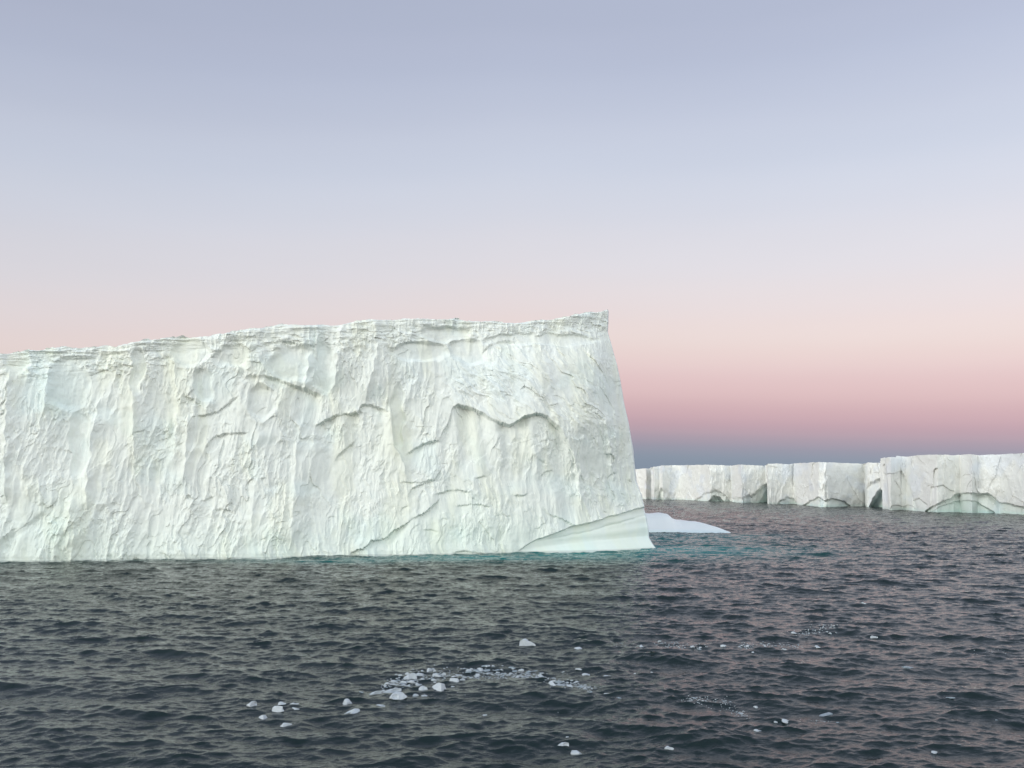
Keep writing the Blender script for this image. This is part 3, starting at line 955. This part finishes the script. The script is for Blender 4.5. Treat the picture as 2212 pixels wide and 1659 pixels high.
G = lambda cx, cy: (486.6 + cx * .38, 1371.4 + cy * .38)
G2 = lambda cx, cy: (1283 + cx * .42, 1283 + cy * .42)
NAMED = [  # crop coordinates, width in crop px, kind, label
    (158, 398, 62, 'lump', 'upright rounded ice chunk, leftmost of all floating on the dark water'),
    (288, 424, 104, 'slab', 'long slanting white ice slab in the loose group at lower left'),
    (212, 467, 56, 'lump', 'stubby ice lump just below the long slanting slab at lower left'),
    (340, 510, 80, 'slab', 'wedge-shaped ice piece, lowest of the loose group at lower left'),
    (318, 388, 58, 'slab', 'small pointed ice slab above the long slanting slab at lower left'),
    (390, 387, 64, 'slab', 'thin flat ice sliver, upper right of the loose group at lower left'),
    (395, 414, 50, 'slab', 'short flat ice sliver, right of the long slanting slab at lower left'),
    (690, 385, 60, 'lump', 'chunky white ice block floating alone left of the brash ice band'),
    (718, 430, 98, 'slab', 'curved narrow ice slab just below the lone chunky white ice block'),
    (886, 397, 56, 'slab', 'thin arched ice sliver below the left end of the brash ice band'),
    (855, 325, 84, 'slab', 'tapered white ice slab at the far left tip of the brash ice band'),
    (780, 327, 44, 'slab', 'faint flat ice sliver left of the brash ice band tip'),
    (982, 346, 92, 'lump', 'large rounded ice block on the lower edge of the brash ice band'),
    (1214, 303, 96, 'lump', 'large peaked ice block with low tail on the lower edge of the brash ice band'),
    (1082, 344, 34, 'lump', 'small square ice lump right of the large rounded ice block'),
    (1130, 343, 44, 'slab', 'little flat ice scrap beneath the brash ice band, between its two large blocks'),
    (1055, 238, 82, 'lump', 'domed white ice block on the upper left of the brash ice band'),
    (923, 279, 42, 'lump', 'small domed ice piece on the upper left outline of the brash ice band'),
    (961, 258, 38, 'lump', 'small round ice piece between the two domed pieces of the brash ice band'),
    (960, 308, 110, 'slab', 'broad flat ice slab at the left end of the brash ice band'),
    (1122, 305, 54, 'lump', 'blocky ice piece left of the peaked block in the brash ice band'),
    (1064, 264, 40, 'lump', 'white ice lump under the domed block of the brash ice band'),
    (1195, 228, 40, 'lump', 'leaning ice lump, left one of an upright pair in the brash ice band'),
    (1238, 225, 40, 'lump', 'upright ice lump, right one of an upright pair in the brash ice band'),
    (1312, 258, 78, 'slab', 'jagged long ice slab at the lower centre of the brash ice band'),
    (1352, 255, 34, 'lump', 'small pointed ice piece beside the jagged long slab in the brash ice band'),
    (1290, 287, 30, 'slab', 'tiny ice slab alone just under the centre of the brash ice band'),
    (1858, 287, 50, 'lump', 'ice lump at the drooping right end of the brash ice band'),
    (1712, 55, 96, 'lump', 'long white ice block riding a wave crest above the brash ice band'),
    (2010, 69, 60, 'slab', 'thin flat ice piece right of the long block on the wave crest'),
    (2008, 190, 48, 'slab', 'flat ice piece above the right end of the brash ice band'),
    (2050, 215, 76, 'slab', 'long thin ice sliver just right of the brash ice band'),
    (1922, 212, 32, 'slab', 'tiny slanted ice sliver above the right end of the brash ice band'),
    (2170, 232, 56, 'slab', 'thin pale ice sliver past the right end of the brash ice band'),
    (2158, 319, 38, 'slab', 'upper of two small ice scraps at the far right tip of the brash ice band'),
    (2160, 337, 42, 'slab', 'lower of two small ice scraps at the far right tip of the brash ice band'),
    (1928, 608, 66, 'slab', 'slanted ice slab near the bottom edge, upper one of a close pair'),
    (2000, 662, 66, 'lump', 'two-humped ice chunk near the bottom edge, lower one of a close pair'),
    (1945, 571, 28, 'slab', 'tiny ice scrap just above the close pair near the bottom edge'),
    (1470, 444, 36, 'slab', 'lone thin ice sliver tilted in the water below the brash ice band'),
]
for cx, cy, w, k, lab in NAMED:
    u, v = G(cx, cy)
    thin = any(t_ in lab for t_ in ('thin', 'faint', 'flat', 'sliver', 'scrap'))
    put_chunk(u, v + w * .38 * .10, w * .40, 'dim' if 'faint' in lab else k, lab, flat=.6 if thin else 1.0)
NAMED2 = [
    (1385, 45, 36, 'slab', 'farthest small white ice piece, alone high on the right-hand water'),
    (1437, 214, 42, 'lump', 'rounded white ice lump right of the upper scattered brash patch'),
    (1148, 271, 30, 'lump', 'small ice lump just right of the middle far brash patch'),
    (1620, 374, 80, 'slab', 'long thin pale ice streak alone on the right-hand water'),
    (1825, 526, 56, 'slab', 'flat pale ice slab alone towards the right edge'),
    (298, 411, 24, 'lump', 'small bright ice lump, right one of a tiny pair left of centre right'),
    (212, 413, 14, 'lump', 'tiny ice lump, left one of a tiny pair left of centre right'),
    (56, 499, 40, 'slab', 'flat ice scrap at left of the lower right-hand brash patch'),
    (126, 516, 38, 'slab', 'low ice scrap lower right of the flat scrap near the greenish water'),
    (545, 700, 34, 'lump', 'pale ice lump on a wave slope below the lower right-hand brash patch'),
    (843, 699, 44, 'slab', 'oval ice slab below the row of four pieces at lower right'),
    (988, 655, 44, 'lump', 'brightest oval ice piece at the right end of the lower row'),
    (936, 662, 30, 'slab', 'small ice slab just left of the brightest oval ice piece'),
    (888, 624, 34, 'slab', 'flat ice piece above and left of the brightest oval ice piece'),
    (832, 599, 28, 'lump', 'small ice lump at the right tip of the lower right-hand brash patch'),
    (383, 793, 50, 'lump', 'oval white ice lump nearest the bottom edge'),
    (1752, 815, 34, 'lump', 'spiky ice piece near the bottom right corner'),
    (1876, 777, 24, 'slab', 'tiny ice scrap above the spiky piece near the bottom right corner'),
    (1195, 627, 76, 'slab', 'long dim ice slab leading the small lower right cluster'),
    (1255, 664, 20, 'lump', 'tiny lump under the long dim slab of the small lower right cluster'),
    (1258, 643, 22, 'slab', 'short scrap right of the long dim slab of the small lower right cluster'),
    (1350, 657, 20, 'slab', 'tiny outermost scrap on the right of the small lower right cluster'),
    (245, 269, 24, 'lump', 'small ice lump left of the left far brash patch'),
    (135, 248, 32, 'slab', 'thin ice sliver at the far left of the left far brash patch'),
    (665, 265, 44, 'slab', 'ice slab midway between the left and middle far brash patches'),
    (1034, 204, 40, 'slab', 'white ice slab at the left end of the upper scattered brash patch'),
    (975, 282, 28, 'lump', 'little peaked lump under the middle far brash patch'),
    (812, 293, 24, 'slab', 'bright small slab under the left part of the middle far brash patch'),
    (1170, 232, 20, 'slab', 'tiny scrap below the upper scattered brash patch'),
    (2065, 622, 26, 'slab', 'pale sliver on a wave crest near the right edge'),
]
for cx, cy, w, k, lab in NAMED2:
    u, v = G2(cx, cy)
    dm = any(t_ in lab for t_ in ('dim', 'pale', 'thin', 'faint', 'scrap', 'sliver'))
    put_chunk(u, v + w * .42 * .08, w * .42, 'dim' if dm else k, lab, flat=.55 if dm else .85)

# many look-alike fragments, patch by patch
PATCH = [
    ('fragments of the main brash ice band', 'small white ice fragment packed in the curved band of brash ice in the foreground', G,
     [(890, 305, 20), (1000, 268, 38), (1150, 240, 40), (1330, 222, 30), (1500, 212, 22), (1650, 218, 20), (1780, 228, 18), (1880, 270, 20), (2000, 285, 16), (2090, 320, 12)], 142, (20, 66), 1.0),
    ('fragments of the left far brash patch', 'tiny ice fragment in the left far brash patch right of centre', G2,
     [(330, 250, 10), (370, 258, 16), (440, 262, 14), (500, 268, 12), (570, 272, 6)], 18, (12, 38), 0),
    ('fragments of the middle far brash patch', 'tiny ice fragment in the middle far brash patch on the right', G2,
     [(750, 272, 8), (810, 262, 18), (880, 262, 14), (950, 256, 16), (1060, 266, 6)], 24, (12, 38), 0),
    ('fragments of the upper scattered brash patch', 'tiny ice fragment in the upper scattered brash patch on the right', G2,
     [(1050, 210, 14), (1110, 200, 14), (1170, 180, 12), (1245, 184, 8)], 18, (10, 34), 0),
    ('fragments of the lower right brash patch', 'dim small ice fragment in the lower right-hand brash patch', G2,
     [(480, 540, 8), (540, 548, 14), (610, 560, 22), (690, 560, 20), (750, 600, 16), (800, 628, 12)], 28, (12, 40), 0),
]
for grp, lab, gf, line, n, (w0, w1), biased in PATCH:
    for i in range(n):
        f = rnd.random() ** (1.15 if biased else 1.0) * (len(line) - 1)
        j = min(int(f), len(line) - 2)
        a = f - j
        cx = line[j][0] * (1 - a) + line[j + 1][0] * a
        cy = line[j][1] * (1 - a) + line[j + 1][1] * a
        hw = line[j][2] * (1 - a) + line[j + 1][2] * a
        cy += rnd.uniform(-1, 1) * hw
        cx += rnd.uniform(-15, 15)
        w = w0 + (w1 - w0) * rnd.random() ** 1.7
        sc_ = .38 if gf is G else .42
        put_chunk(*gf(cx, cy), w * sc_ * (.92 if gf is G else .78), 'dim' if rnd.random() < (.3 if gf is G else .5) else 'slab' if rnd.random() < .7 else 'lump', lab, grp, sink=.6)

# slush: crumbs too many to count, one object
cv, cfc = [], []
rg = np.random.default_rng(77)
def crumb(u, v, w):
    x, y = map(float, ground(u, v))
    z = float(sea_height(np.array([x]), np.array([y]))[0])
    r = w / FP * y * .5
    k = len(cv)
    m = 6
    ph = rg.uniform(0, 6.28)
    ring = [(x + r * math.cos(ph + i * 6.283 / m) * rg.uniform(.6, 1.2), y + r * math.sin(ph + i * 6.283 / m) * rg.uniform(.5, 1.1)) for i in range(m)]
    for (a, b_) in ring: cv.append((a, b_, z - .05))
    for (a, b_) in ring: cv.append((x + (a - x) * .7, y + (b_ - y) * .7, z + .01 + r * rg.uniform(.08, .22)))
    for i in range(m):
        cfc.append((k + i, k + (i + 1) % m, k + m + (i + 1) % m, k + m + i))
    cfc.append(tuple(k + m + i for i in range(m)))
for grp, lab, gf, line, n, (w0, w1), biased in PATCH:
    for i in range(n * 6):
        f = rg.random() * (len(line) - 1)
        j = min(int(f), len(line) - 2); a = f - j
        cx = line[j][0] * (1 - a) + line[j + 1][0] * a + rg.normal() * 16
        cy = line[j][1] * (1 - a) + line[j + 1][1] * a + rg.normal() * .62 * (line[j][2] * (1 - a) + line[j + 1][2] * a)
        crumb(*gf(cx, cy), rg.uniform(1.2, 6.0) if gf is G else rg.uniform(1.0, 4.5))
for (cx, cy, rx, ry, n) in [(230, 265, 110, 14, 60), (1180, 640, 90, 14, 40), (2030, 300, 90, 30, 40)]:
    for i in range(n):
        crumb(*G2(cx + rg.normal() * rx * .5, cy + rg.normal() * ry * .5), rg.uniform(1.0, 3))
for i in range(120):
    crumb(*G(rg.uniform(800, 2150), 250 + rg.normal() * 60), rg.uniform(1.0, 2.4))
me = bpy.data.meshes.new('ice_slush')
me.from_pydata(cv, [], cfc)
me.materials.append(MAT_CRUMB)
sl = bpy.data.objects.new('ice_slush', me)
COL.objects.link(sl)
tag(sl, 'fine crumbs of slushy ice floating among the brash ice', 'slush', None, 'stuff')
